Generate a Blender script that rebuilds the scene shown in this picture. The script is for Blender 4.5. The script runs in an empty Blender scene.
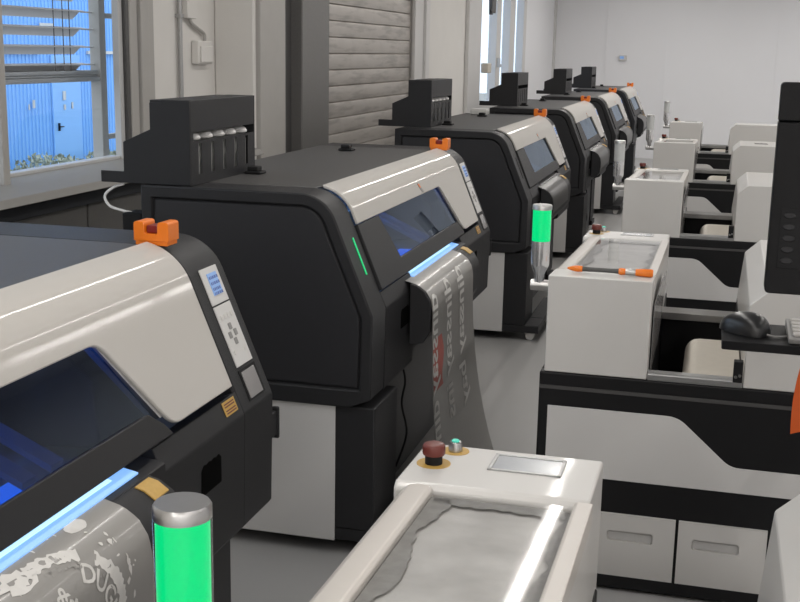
import bpy, bmesh, math, random
from mathutils import Vector, Matrix
random.seed(7)
S = bpy.context.scene
COL = S.collection
PI = math.pi

# ------------------------------------------------------------------ camera, light, exposure
cam_d = bpy.data.cameras.new('camera')
cam_d.sensor_width = 36.0
cam_d.lens = 36.0 * 1166.1 / 800
cam_d.clip_start = 0.05
cam = bpy.data.objects.new('camera', cam_d)
COL.objects.link(cam)
r_ = Vector((0.96513851, 0.26108127, 0.01855313))
d_ = Vector((0.0724627, -0.19841349, -0.97743606))
f_ = Vector((-0.25150906, 0.94470559, -0.21041515))
M = Matrix((r_, -d_, -f_)).transposed().to_4x4()
M.translation = (0, 0, 1.80)
cam.matrix_world = M
S.camera = cam

S.view_settings.view_transform = 'Standard'
S.view_settings.look = 'None'
S.view_settings.gamma = 1.0
S.view_settings.use_curve_mapping = False
S.view_settings.exposure = 0.0

W = bpy.data.worlds.new('overcast_sky')
S.world = W
W.use_nodes = True
bg = W.node_tree.nodes['Background']
bg.inputs[0].default_value = (0.80, 0.90, 1.0, 1)
bg.inputs[1].default_value = 1.9

def area(name, loc, size, power, color=(1, 1, 1), rot=(0, 0, 0)):
    l = bpy.data.lights.new(name, 'AREA')
    l.shape = 'RECTANGLE'
    l.size, l.size_y = size
    l.energy = power
    l.color = color
    o = bpy.data.objects.new(name, l)
    o.location = loc
    o.rotation_euler = rot
    COL.objects.link(o)
    return o

# rows of fluorescent tubes under the ceiling, running along the room; the strongest, behind the camera, are added frontal fill
for X in (-1.05, 1.7, 4.4):
    for k in range(9):
        area('tube_or_fill_light', (X, -9.0 + k * 3.4, 3.28), (0.065, 3.1), (75, 75, 30, 24, 22, 23, 28, 32, 34)[k], (1.0, 0.965, 0.92))

# ------------------------------------------------------------------ materials
MATS = {}
def mat(name, col, rough=0.5, metal=0.0, coat=0.0, var=0.06, scale=40.0, bump=0.0, bscale=400.0, emit=None, estr=0.0, alpha=None, spec=0.5):
    m = bpy.data.materials.new(name)
    m.use_nodes = True
    nt = m.node_tree
    b = nt.nodes['Principled BSDF']
    tc = nt.nodes.new('ShaderNodeTexCoord')
    nz = nt.nodes.new('ShaderNodeTexNoise')
    nz.inputs['Scale'].default_value = scale
    nz.inputs['Detail'].default_value = 4
    nt.links.new(tc.outputs['Object'], nz.inputs['Vector'])
    mx = nt.nodes.new('ShaderNodeMix')
    mx.data_type = 'RGBA'
    mx.inputs[6].default_value = tuple(c * (1 - var) for c in col) + (1,)
    mx.inputs[7].default_value = tuple(min(1, c * (1 + var)) for c in col) + (1,)
    nt.links.new(nz.outputs['Fac'], mx.inputs[0])
    nt.links.new(mx.outputs[2], b.inputs['Base Color'])
    b.inputs['Roughness'].default_value = rough
    b.inputs['Metallic'].default_value = metal
    b.inputs['Coat Weight'].default_value = coat
    b.inputs['Coat Roughness'].default_value = 0.06
    b.inputs['Specular IOR Level'].default_value = spec
    if bump > 0:
        n2 = nt.nodes.new('ShaderNodeTexNoise')
        n2.inputs['Scale'].default_value = bscale
        nt.links.new(tc.outputs['Object'], n2.inputs['Vector'])
        bp = nt.nodes.new('ShaderNodeBump')
        bp.inputs['Strength'].default_value = bump
        bp.inputs['Distance'].default_value = 0.002
        nt.links.new(n2.outputs['Fac'], bp.inputs['Height'])
        nt.links.new(bp.outputs['Normal'], b.inputs['Normal'])
    if emit:
        b.inputs['Emission Color'].default_value = tuple(emit) + (1,)
        b.inputs['Emission Strength'].default_value = estr
    MATS[name] = m
    return m

def glass(name, tint, rough=0.0, ior=1.45, extra=0.0, gcol=(1, 1, 1)):
    m = bpy.data.materials.new(name)
    m.use_nodes = True
    nt = m.node_tree
    for n in list(nt.nodes):
        nt.nodes.remove(n)
    o = nt.nodes.new('ShaderNodeOutputMaterial')
    t = nt.nodes.new('ShaderNodeBsdfTransparent')
    t.inputs[0].default_value = tuple(tint) + (1,)
    g = nt.nodes.new('ShaderNodeBsdfGlossy')
    g.inputs['Roughness'].default_value = rough
    g.inputs[0].default_value = tuple(gcol) + (1,)
    fr = nt.nodes.new('ShaderNodeFresnel')
    fr.inputs['IOR'].default_value = ior
    ad = nt.nodes.new('ShaderNodeMath')
    ad.operation = 'ADD'
    ad.use_clamp = True
    ad.inputs[1].default_value = extra
    geo = nt.nodes.new('ShaderNodeNewGeometry')
    inv = nt.nodes.new('ShaderNodeMath')
    inv.operation = 'SUBTRACT'
    inv.inputs[0].default_value = 1.0
    nt.links.new(geo.outputs['Backfacing'], inv.inputs[1])
    mu = nt.nodes.new('ShaderNodeMath')
    mu.operation = 'MULTIPLY'
    nt.links.new(fr.outputs[0], ad.inputs[0])
    nt.links.new(ad.outputs[0], mu.inputs[0])
    nt.links.new(inv.outputs[0], mu.inputs[1])
    mx = nt.nodes.new('ShaderNodeMixShader')
    nt.links.new(mu.outputs[0], mx.inputs[0])
    nt.links.new(t.outputs[0], mx.inputs[1])
    nt.links.new(g.outputs[0], mx.inputs[2])
    nt.links.new(mx.outputs[0], o.inputs[0])
    MATS[name] = m
    return m

BLK = mat('black_powder_coat', (0.025, 0.025, 0.027), 0.45, spec=0.22, bump=0.25, bscale=900)
BLKP = mat('black_side_sheet', (0.028, 0.028, 0.031), 0.40, spec=0.3, bump=0.2, bscale=700)
BLKT = mat('black_lid_top', (0.062, 0.060, 0.060), 0.5, bump=0.2, bscale=900)
STEELP = mat('inner_grey_panel', (0.26, 0.26, 0.27), 0.5)
VOID = mat('black_opening', (0.002, 0.002, 0.002), 0.9, spec=0.05)
DARK = mat('matte_black', (0.012, 0.012, 0.013), 0.6, spec=0.2)
LID = mat('warm_white_gloss', (0.53, 0.508, 0.478), 0.75, coat=0.4, spec=0.2, var=0.02, scale=3)
WHT = mat('white_powder_coat', (0.62, 0.605, 0.585), 0.42, coat=0.2, var=0.02, scale=5, bump=0.08, bscale=500)
PANELW = mat('white_panel', (0.62, 0.61, 0.60), 0.45, var=0.02, scale=5)
ORG = mat('orange_plastic', (0.86, 0.20, 0.008), 0.38, coat=0.2, bump=0.2, bscale=300)
REDD = mat('dark_red_plastic', (0.20, 0.012, 0.01), 0.35, coat=0.3)
RED = mat('red_plastic', (0.13, 0.022, 0.015), 0.4, coat=0.1)
YEL = mat('yellow_label', (0.52, 0.32, 0.075), 0.5, var=0.12, scale=120)
METAL = mat('brushed_aluminium', (0.47, 0.465, 0.46), 0.32, metal=1.0, bump=0.1, bscale=300)
STEEL = mat('grey_rail_metal', (0.42, 0.42, 0.42), 0.38, metal=0.9)
FILM = mat('grey_transfer_film', (0.30, 0.29, 0.275), 0.36, coat=0.25, var=0.06, scale=8)
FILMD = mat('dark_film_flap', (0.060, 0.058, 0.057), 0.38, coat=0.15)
PRINT = mat('pale_print_ink', (0.68, 0.665, 0.64), 0.5, var=0.10, scale=60)
PRINTF = mat('faint_print_ink', (0.33, 0.32, 0.305), 0.5, var=0.10, scale=60)
PRINTR = mat('red_print_ink', (0.48, 0.13, 0.11), 0.5, var=0.2, scale=60)
BEIGE = mat('beige_conveyor_mesh', (0.60, 0.555, 0.48), 0.6, bump=0.6, bscale=500)
LCD = mat('blue_lcd', (0.08, 0.16, 0.35), 0.3, emit=(0.30, 0.48, 0.80), estr=0.45)
LCDT = mat('lcd_digits', (0.05, 0.08, 0.2), 0.4, emit=(0.05, 0.10, 0.35), estr=0.4)
LCDOFF = mat('unlit_lcd', (0.45, 0.47, 0.50), 0.2, coat=0.6)
KEYG = mat('grey_key', (0.25, 0.245, 0.24), 0.5)
CLRPANEL = mat('translucent_grey_cover', (0.26, 0.25, 0.25), 0.25, coat=0.6, var=0.1, scale=20)
LED = mat('blue_led_panel', (0.3, 0.4, 0.5), 0.3, emit=(0.20, 0.46, 0.95), estr=0.9)
LEDC = mat('blue_white_led_core', (0.5, 0.7, 0.9), 0.3, emit=(0.46, 0.76, 1.0), estr=1.15)
LEDOFF = mat('unlit_led', (0.10, 0.10, 0.11), 0.3)
BEDGLOW = mat('blue_lit_bed_glow', (0.1, 0.3, 0.8), 0.4, emit=(0.03, 0.42, 1.0), estr=1.1)
FILLTOP = mat('blue_added_fill', (0.1, 0.3, 0.8), 0.4, emit=(0.16, 0.40, 1.0), estr=5.0)
GREEN = mat('green_beacon', (0.0, 0.05, 0.02), 0.3, spec=0.2, emit=(0.0, 0.85, 0.25), estr=0.92)
GRNS = mat('green_status_strip', (0.0, 0.4, 0.15), 0.3, emit=(0.0, 0.55, 0.16), estr=0.7)
GRNB = mat('teal_lit_button', (0.1, 0.5, 0.4), 0.3, emit=(0.02, 0.5, 0.35), estr=0.5)
FROST = mat('frosted_beacon', (0.60, 0.60, 0.58), 0.25, coat=0.5, var=0.08, scale=60)
POWDER = mat('white_powder_bed', (0.50, 0.49, 0.475), 0.85, var=0.40, scale=11, bump=0.5, bscale=60)
GWIN = glass('smoked_blue_window', (0.24, 0.42, 0.74), 0.02, 1.52, 0.0, (0.72, 0.84, 1.0))
GCLR = glass('clear_plastic', (0.95, 0.96, 0.97), 0.03, 1.35, 0.0)
GTOP = glass('clear_top_sheet', (0.98, 0.98, 0.98), 0.05, 1.35, 0.0)
GPANE = glass('window_glass', (0.96, 0.98, 1.0), 0.0, 1.3)
WALLL = mat('painted_plaster', (0.72, 0.70, 0.67), 0.85, var=0.05, scale=3, bump=0.3, bscale=25)
WALLB = mat('white_wall_panel', (0.82, 0.82, 0.84), 0.6, var=0.02, scale=1)
CEIL = mat('white_ceiling', (0.78, 0.775, 0.765), 0.9, var=0.02)
FLOORM = mat('grey_epoxy_floor', (0.40, 0.395, 0.39), 0.28, var=0.06, scale=2.5, bump=0.05, bscale=80)
TRIM = mat('grey_frame_paint', (0.40, 0.385, 0.365), 0.5, var=0.05, scale=10)
TRIML = mat('light_frame_paint', (0.62, 0.61, 0.60), 0.4, var=0.03, scale=10)
TRIMS = mat('silver_frame', (0.50, 0.50, 0.50), 0.4, var=0.03, scale=10)
SILL = mat('grey_beige_sill', (0.27, 0.26, 0.245), 0.7, var=0.05, scale=6)
SLAT = mat('pale_grey_slat', (0.62, 0.60, 0.59), 0.5, var=0.03, scale=6)
TRIMD = mat('dark_grey_steel', (0.075, 0.073, 0.072), 0.5, var=0.15, scale=60, bump=0.2, bscale=150)
TRIMM = mat('mid_grey_steel', (0.16, 0.155, 0.15), 0.45, var=0.12, scale=60, bump=0.2, bscale=150)
DUCT = mat('dark_blue_grey_channel', (0.055, 0.06, 0.068), 0.5)
PANELG = mat('grey_heater_panel', (0.30, 0.29, 0.275), 0.6)
CABW = mat('white_cable_sheath', (0.75, 0.75, 0.75), 0.4)
LEAF = mat('dusty_leaf', (0.42, 0.43, 0.32), 0.6, var=0.5, scale=12)
GROUND = mat('outdoor_ground', (0.3, 0.3, 0.28), 0.9)

def shutter_mat():
    m = mat('galvanised_shutter', (0.46, 0.43, 0.40), 0.42, metal=0.35, var=0.10, scale=6, bump=0.15, bscale=60)
    nt = m.node_tree
    b = nt.nodes['Principled BSDF']
    tc = nt.nodes.new('ShaderNodeTexCoord')
    mp = nt.nodes.new('ShaderNodeMapping')
    mp.inputs['Scale'].default_value = (1, 1.6, 14)
    nz = nt.nodes.new('ShaderNodeTexNoise')
    nz.inputs['Scale'].default_value = 1.5
    nz.inputs['Detail'].default_value = 6
    nt.links.new(tc.outputs['Object'], mp.inputs[0])
    nt.links.new(mp.outputs[0], nz.inputs['Vector'])
    rp = nt.nodes.new('ShaderNodeValToRGB')
    rp.color_ramp.elements[0].position = 0.36
    rp.color_ramp.elements[0].color = (0.22, 0.21, 0.20, 1)
    rp.color_ramp.elements[1].position = 0.52
    rp.color_ramp.elements[1].color = (1, 1, 1, 1)
    nt.links.new(nz.outputs['Fac'], rp.inputs[0])
    mx = nt.nodes.new('ShaderNodeMix')
    mx.data_type = 'RGBA'
    mx.blend_type = 'MULTIPLY'
    mx.inputs[0].default_value = 0.35
    src = b.inputs['Base Color'].links[0].from_socket
    nt.links.new(src, mx.inputs[6])
    nt.links.new(rp.outputs[0], mx.inputs[7])
    nt.links.new(mx.outputs[2], b.inputs['Base Color'])
    return m
SHUT = shutter_mat()
BLUEF = mat('blue_corrugated_facade', (0.24, 0.52, 0.98), 0.6, var=0.04, scale=4)
BLUED = mat('blue_steel_door', (0.27, 0.55, 0.98), 0.5, var=0.03, scale=4)

# ------------------------------------------------------------------ mesh helpers
def NB():
    return bmesh.new()

def box(bm, x0, x1, y0, y1, z0, z1):
    v = [bm.verts.new(p) for p in ((x0, y0, z0), (x1, y0, z0), (x1, y1, z0), (x0, y1, z0), (x0, y0, z1), (x1, y0, z1), (x1, y1, z1), (x0, y1, z1))]
    for f in ((0, 3, 2, 1), (4, 5, 6, 7), (0, 1, 5, 4), (1, 2, 6, 5), (2, 3, 7, 6), (3, 0, 4, 7)):
        bm.faces.new([v[i] for i in f])
    return v

def loft(bm, loops, cap=True):
    vs = [[bm.verts.new(p) for p in lp] for lp in loops]
    n = len(loops[0])
    for a, b in zip(vs, vs[1:]):
        for i in range(n):
            bm.faces.new((a[i], a[(i + 1) % n], b[(i + 1) % n], b[i]))
    if cap:
        bm.faces.new(vs[0][::-1])
        bm.faces.new(vs[-1])
    return vs

def prism_y(bm, prof, y0, y1):
    loft(bm, [[(x, y, z) for x, z in prof] for y in (y0, y1)])
def prism_x(bm, prof, x0, x1):
    loft(bm, [[(x, y, z) for y, z in prof] for x in (x0, x1)])
def prism_z(bm, prof, z0, z1):
    loft(bm, [[(x, y, z) for x, y in prof] for z in (z0, z1)])

def lathe(bm, prof, c, n=20, axis='z'):
    loops = []
    for r, h in prof:
        lp = []
        for i in range(n):
            a = 2 * PI * i / n
            u, v = r * math.cos(a), r * math.sin(a)
            lp.append({'z': (c[0] + u, c[1] + v, c[2] + h), 'x': (c[0] + h, c[1] + u, c[2] + v), 'y': (c[0] + u, c[1] + h, c[2] + v)}[axis])
        loops.append(lp)
    loft(bm, loops)

def tube(bm, pts, r, n=8):
    pts = [Vector(p) for p in pts]
    loops = []
    up = Vector((0.13, 0.31, 0.94)).normalized()
    for i, p in enumerate(pts):
        t = (pts[min(i + 1, len(pts) - 1)] - pts[max(i - 1, 0)]).normalized()
        a = t.cross(up)
        if a.length < 1e-3:
            a = t.cross(Vector((1, 0, 0)))
        a.normalize()
        b = t.cross(a)
        loops.append([p + r * (math.cos(2 * PI * k / n) * a + math.sin(2 * PI * k / n) * b) for k in range(n)])
    loft(bm, loops)

def smooth_path(pts, k=6):
    P = [Vector(p) for p in pts]
    out = []
    for i in range(len(P) - 1):
        p0, p1, p2, p3 = P[max(i - 1, 0)], P[i], P[i + 1], P[min(i + 2, len(P) - 1)]
        for j in range(k):
            t = j / k
            out.append(0.5 * ((2 * p1) + (p2 - p0) * t + (2 * p0 - 5 * p1 + 4 * p2 - p3) * t * t + (3 * p1 - p0 - 3 * p2 + p3) * t ** 3))
    out.append(P[-1])
    return out

def obj(name, bm, m, parent=None, off=(0, 0, 0), bevel=0.0, seg=2, ang=30, thick=None):
    bmesh.ops.translate(bm, vec=-Vector(off), verts=bm.verts)
    bmesh.ops.recalc_face_normals(bm, faces=bm.faces)
    me = bpy.data.meshes.new(name)
    bm.to_mesh(me)
    bm.free()
    me.materials.append(m)
    for p in me.polygons:
        p.use_smooth = True
    me.set_sharp_from_angle(angle=math.radians(ang))
    o = bpy.data.objects.new(name, me)
    COL.objects.link(o)
    if parent:
        o.parent = parent
    if bevel:
        b = o.modifiers.new('bevel', 'BEVEL')
        b.width = bevel
        b.segments = seg
        b.limit_method = 'ANGLE'
        b.angle_limit = math.radians(28)
        w = o.modifiers.new('weighted_normals', 'WEIGHTED_NORMAL')
        w.keep_sharp = True
        w.weight = 80
    return o

def tag(o, label, cat, group=None):
    o['label'] = label
    o['category'] = cat
    if group:
        o['group'] = group
    return o

def thing(name, label, cat, loc=(0, 0, 0), group=None):
    o = bpy.data.objects.new(name, None)
    o.empty_display_size = 0.1
    o.location = loc
    COL.objects.link(o)
    return tag(o, label, cat, group)

def struct(name, bm, m, parent=None, bevel=0.0):
    o = obj(name, bm, m, parent, bevel=bevel)
    if not parent:
        o['kind'] = 'structure'
    return o

def copy_tree(o, parent=None):
    c = o.copy()
    COL.objects.link(c)
    if parent:
        c.parent = parent
    for ch in list(o.children):
        copy_tree(ch, c)
    return c

def remat(o, m):
    o.data = o.data.copy()
    o.data.materials[0] = m

def find(root, name):
    for ch in root.children:
        if ch.name.split('.')[0] == name:
            return ch
        r = find(ch, name)
        if r:
            return r
    return None

def text_mesh(txt, size):
    c = bpy.data.curves.new('t', 'FONT')
    c.body = txt
    c.size = size
    c.resolution_u = 3
    c.offset = 0.018 * size
    o = bpy.data.objects.new('t', c)
    COL.objects.link(o)
    dg = bpy.context.evaluated_depsgraph_get()
    me = bpy.data.meshes.new_from_object(o.evaluated_get(dg))
    bpy.data.objects.remove(o)
    bpy.data.curves.remove(c)
    bm = NB()
    bm.from_mesh(me)
    bpy.data.meshes.remove(me)
    return bm

# ------------------------------------------------------------------ the room
XW = -2.9          # inner face of the left wall
YB = 21.2          # back wall
bm = NB(); box(bm, -3.2, 6.2, -11.2, YB + 0.2, -0.10, 0.0); struct('floor', bm, FLOORM)
bm = NB(); box(bm, -3.2, 6.2, -11.2, YB + 0.2, 3.45, 3.6); struct('ceiling', bm, CEIL)
bm = NB(); box(bm, -3.2, 6.2, YB, YB + 0.2, 0, 3.45); struct('wall_back', bm, WALLB)
bm = NB(); box(bm, 6.0, 6.2, -11.0, YB, 0, 3.45); struct('wall_right', bm, WALLB)
bm = NB(); box(bm, -3.2, 6.2, -11.2, -11.0, 0, 3.45); struct('wall_front', bm, WALLB)
# left wall with openings: window (1.5..5.36), roller door (8.2..11.15), window (14.5..17.85)
ZT = 3.0
bm = NB()
T = 0.10
for y0, y1, z0, z1 in ((-11.0, 1.5, 0, 3.45), (1.5, 5.60, 0, 1.20), (1.5, 5.60, 2.9, 3.45), (5.60, 8.2, 0, 3.45), (8.2, 11.15, ZT, 3.45),
                       (11.15, 14.3, 0, 3.45), (14.3, 17.85, 0, 1.12), (14.3, 17.85, 2.95, 3.45)):
    box(bm, XW - T, XW, y0, y1, z0, z1)
struct('wall_left', bm, WALLL)
bm = NB(); box(bm, XW - T, XW, 17.85, YB, 0, 3.45); struct('wall_left', bm, WALLB)
# back wall seams (panel joints) and corner trim
bm = NB()
for X in (-1.98, -0.95, 0.9):
    box(bm, X - 0.012, X + 0.012, YB - 0.012, YB, 0, 3.4)
struct('trim_1', bm, WALLB)
bm = NB(); box(bm, XW, XW + 0.03, YB - 0.16, YB, 0, 3.4); struct('trim_2', bm, TRIML)
# pilaster between window and roller door, its steel edge strips and the dark column
bm = NB(); box(bm, XW, -2.65, 6.52, 6.98, 0, 3.4); struct('trim_3', bm, WALLL, bevel=0.01)
bm = NB()
box(bm, -2.67, -2.62, 6.55, 6.70, 0, 3.4); box(bm, -2.70, -2.64, 6.70, 7.02, 0, 3.4)
struct('trim_4', bm, TRIM, bevel=0.006)
bm = NB(); box(bm, XW, -2.80, 7.02, 7.55, 0, 3.4); struct('trim_5', bm, TRIMD)
bm = NB(); box(bm, XW + 0.003, -2.72, 7.55, 8.12, 0, 3.4); struct('trim_6', bm, TRIMM, bevel=0.008)
bm = NB(); box(bm, XW + 0.003, -2.86, 8.12, 8.24, 0, 3.4); struct('trim_7', bm, TRIML, bevel=0.004)
bm = NB(); box(bm, XW + 0.003, -2.86, 11.13, 11.45, 0, 3.4); box(bm, XW + 0.003, -2.83, 11.45, 11.60, 0, 3.4)
struct('trim_8', bm, TRIML, bevel=0.006)
bm = NB(); box(bm, XW + 0.002, -2.885, 11.66, 11.72, 0, 3.4); struct('trim_9', bm, TRIMD)
# roller shutter
door = bpy.data.objects.new('door_1', None); COL.objects.link(door); door['kind'] = 'structure'
bm = NB()
pitch = 0.1245
z = 0.02
while z < ZT:
    prof = [(XW - 0.07, z), (XW - 0.022, z + 0.001), (XW - 0.012, z + 0.006), (XW - 0.009, z + 0.03), (XW - 0.009, z + pitch - 0.02), (XW - 0.012, z + pitch - 0.006), (XW - 0.022, z + pitch - 0.001), (XW - 0.07, z + pitch)]
    loft(bm, [[(x, y, zz) for x, zz in prof] for y in (8.24, 11.13)])
    z += pitch
obj('shutter_curtain', bm, SHUT, door, ang=20)
bm = NB(); box(bm, XW - 0.09, XW - 0.071, 8.2, 11.15, 0, ZT); obj('shutter_backing', bm, TRIMD, door)

# window 1 : frame, sill, glass, open sash
w1 = bpy.data.objects.new('window_1', None); COL.objects.link(w1); w1['kind'] = 'structure'; w1.location = (XW, 3.4, 1.22)
o3 = (XW, 3.4, 1.22)
bm = NB()
box(bm, XW - 0.025, XW + 0.012, 5.345, 5.385, 1.20, 2.95)
box(bm, XW - 0.06, XW - 0.0, 1.5, 5.345, 1.20, 1.252)
box(bm, XW - 0.07, XW - 0.0, 1.5, 1.57, 1.262, 2.9)
box(bm, XW - 0.07, XW - 0.0, 1.57, 5.345, 2.84, 2.9)
obj('window_frame', bm, TRIMS, w1, o3, 0.004)
bm = NB()
box(bm, XW - 0.02, XW + 0.03, 5.386, 5.42, 1.18, 2.95)
obj('frame_gasket', bm, TRIMD, w1, o3, 0.004)
bm = NB()
for y0, y1, dx in ((5.42, 5.50, 0.035), (5.51, 5.60, 0.05), (5.62, 5.69, 0.03)):
    box(bm, XW, XW + dx, y0, y1, 1.18, 2.95)
obj('architrave', bm, TRIM, w1, o3, 0.005)
bm = NB(); box(bm, XW - 0.045, XW - 0.040, 1.57, 5.345, 1.252, 2.84); obj('pane', bm, GPANE, w1, o3)
bm = NB(); prism_y(bm, [(XW - 0.01, 1.18), (XW - 0.01, 1.238), (-2.60, 1.213), (-2.58, 1.18)], 0.6, 6.5); obj('window_sill', bm, SILL, w1, o3, 0.004)
bm = NB()
prism_y(bm, [(-2.895, 1.232), (-2.895, 3.0), (-2.795, 3.0), (-2.795, 1.222)], 4.18, 4.225)
obj('open_sash', bm, TRIM, w1, o3, 0.004)
# grey channel and heater panels below the sill
bm = NB(); box(bm, XW + 0.002, -2.72, 0.6, 6.5, 1.09, 1.165); struct('trim_10', bm, DUCT, bevel=0.004)
bm = NB()
for y0 in (1.0, 2.27, 3.54, 4.81):
    box(bm, XW + 0.004, -2.78, y0, y0 + 1.255, 0.12, 1.088)
struct('trim_11', bm, PANELG, bevel=0.005)

# window 2 (far)
w2 = bpy.data.objects.new('window_2', None); COL.objects.link(w2); w2['kind'] = 'structure'; w2.location = (XW, 16, 1.12)
o3 = (XW, 16, 1.12)
bm = NB()
for y0, y1 in ((14.3, 14.42), (15.45, 15.75), (16.45, 16.85), (17.6, 17.85)):
    box(bm, XW - 0.08, XW + 0.03, y0, y1, 1.12, 2.95)
box(bm, XW - 0.078, XW + 0.025, 14.3, 17.85, 1.08, 1.17)
obj('window_frame', bm, TRIML, w2, o3, 0.005)
bm = NB(); box(bm, XW - 0.05, XW - 0.045, 14.35, 17.8, 1.17, 2.95); obj('pane', bm, GPANE, w2, o3)
bm = NB(); box(bm, XW, XW + 0.05, 13.6, 14.3, 0.9, 3.2); obj('architrave', bm, TRIML, w2, o3, 0.01)
bm = NB(); box(bm, XW + 0.03, XW + 0.07, 15.50, 15.56, 1.60, 1.72); box(bm, XW + 0.06, XW + 0.09, 15.51, 15.55, 1.60, 1.64); obj('handle', bm, METAL, w2, o3, 0.004)

# things on the left wall
t = thing('cable_conduit', 'thin grey vertical conduit pipe running down the plaster wall beside the near window', 'pipe', (XW + 0.02, 6.02, 1.2))
bm = NB(); tube(bm, [(XW + 0.02, 6.02, 1.19), (XW + 0.02, 6.02, 3.4)], 0.013)
for zz in (1.35, 1.95, 2.5):
    box(bm, XW + 0.001, XW + 0.036, 6.0, 6.04, zz, zz + 0.02)
obj('pipe', bm, STEEL, t, (XW + 0.02, 6.02, 1.2))
o3 = (XW, 6.3, 1.77)
t = thing('wall_switch', 'small white square switch box on the plaster wall with a bent cable above it', 'switch', o3)
bm = NB(); box(bm, XW + 0.001, XW + 0.045, 6.20, 6.40, 1.70, 1.83); obj('housing', bm, WALLL, t, o3, 0.006)
bm = NB(); box(bm, XW + 0.045, XW + 0.055, 6.22, 6.38, 1.71, 1.80); obj('rocker', bm, WALLL, t, o3, 0.004)
bm = NB(); tube(bm, smooth_path([(XW + 0.02, 6.34, 1.83), (XW + 0.02, 6.33, 1.87), (XW + 0.02, 6.24, 1.90), (XW + 0.02, 6.16, 1.93), (XW + 0.02, 6.15, 1.97)]), 0.010); obj('cable_tail', bm, TRIM, t, o3)
bm = NB(); box(bm, XW + 0.001, XW + 0.035, 6.09, 6.21, 1.95, 3.4); tag(obj('cable_trunking', bm, WALLL, None, (0, 0, 0), 0.004), 'white vertical cable trunking above the small white switch box', 'trunking')
o3 = (-1.68, YB, 1.735)
t = thing('thermostat', 'tiny white and blue box on the far white wall', 'wall box', o3)
bm = NB(); box(bm, -1.745, -1.615, YB - 0.05, YB - 0.001, 1.69, 1.78); obj('housing', bm, WHT, t, o3, 0.006)
bm = NB(); box(bm, -1.73, -1.66, YB - 0.056, YB - 0.05, 1.72, 1.765); obj('screen', bm, LCD, t, o3)
bm = NB(); box(bm, XW + 0.03, XW + 0.12, 14.45, 14.68, 1.54, 1.66); tag(obj('blind_motor_box', bm, BEIGE, None, (0, 0, 0), 0.01), 'small beige box on the frame of the far bright window', 'box')
bm = NB()
prism_y(bm, [(XW + 0.04, 2.6), (XW + 0.10, 2.6), (XW + 0.09, 2.27), (XW + 0.07, 2.32), (XW + 0.05, 2.25)], 14.75, 15.0)
tag(obj('dark_cloth', bm, TRIMD, None, (0, 0, 0), 0.01), 'dark cloth end hanging at the top of the far bright window', 'cloth')

# ------------------------------------------------------------------ outside the near window
bm = NB(); box(bm, -30, -3.3, -10, 60, -0.45, -0.30); struct('ground', bm, GROUND)
fac = thing('facade_building', 'bright blue corrugated metal building seen through the near window', 'building', (-10, 18, -0.3))
o3 = (-10, 18, -0.3)
bm = NB()
lp = []
y = 9.0
pts = []
while y < 34:
    pts += [(-10.0, y), (-10.0, y + 0.045), (-10.016, y + 0.052), (-10.016, y + 0.09)]
    y += 0.098
pts += [(-10.0, 34.05), (-10.3, 34.05), (-10.3, 9.0)]
prism_z(bm, pts, -0.3, 7.0)
obj('corrugated_wall', bm, BLUEF, fac, o3, ang=20)
bm = NB(); box(bm, -10.0, -9.97, 16.30, 17.15, -0.25, 1.62); obj('door_leaf', bm, BLUED, fac, o3, 0.005)
h = bm = NB(); box(bm, -9.97, -9.92, 16.42, 16.52, 0.515, 0.53); box(bm, -9.97, -9.94, 16.42, 16.44, 0.46, 0.58); obj('door_handle', bm, DARK, fac, o3)
bm = NB(); box(bm, -9.995, -9.96, 9, 16.0, 1.64, 1.66); box(bm, -9.995, -9.96, 17.4, 34, 1.64, 1.69); obj('white_flashing', bm, WHT, fac, o3)
for (yy, zz, a, b) in ((16.62, 1.00, .04, .07), (15.75, 0.90, .03, .06), (16.62, 0.82, .025, .04), (16.85, 0.84, .02, .05), (16.2, 2.05, .20, .05), (15.62, 0.86, .015, .04), (16.62, 2.75, .04, .10), (15.9, 2.8, .04, .08)):
    bm = NB(); box(bm, -9.965, -9.955, yy - a, yy + a, zz - b, zz + b)
    obj('white_notice', bm, WHT, fac, o3)
# bush at the foot of the facade
bm = NB()
rnd = random.Random(3)
for i in range(1500):
    u = rnd.random()
    yy = 14.0 + 4.6 * u
    hh = 0.10 + 0.42 * math.sin(PI * min(1, u * 1.05)) * (0.7 + 0.3 * math.sin(9 * u))
    zz = -0.3 + hh * (rnd.random() ** 0.7) * 1.25
    c = Vector((-9.55 + rnd.uniform(-0.25, 0.25), yy, zz))
    a = Vector((rnd.uniform(-1, 1), rnd.uniform(-1, 1), rnd.uniform(-1, 1))).normalized() * rnd.uniform(0.03, 0.07)
    b = a.cross(Vector((rnd.uniform(-1, 1), rnd.uniform(-1, 1), rnd.uniform(-1, 1)))).normalized() * 0.028
    vs = [bm.verts.new(c + q) for q in (-a, -b * 0.9, a, b)]
    bm.faces.new(vs)
tag(obj('shrub', bm, LEAF, None), 'low grey-green bush at the foot of the blue building', 'bush')
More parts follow.
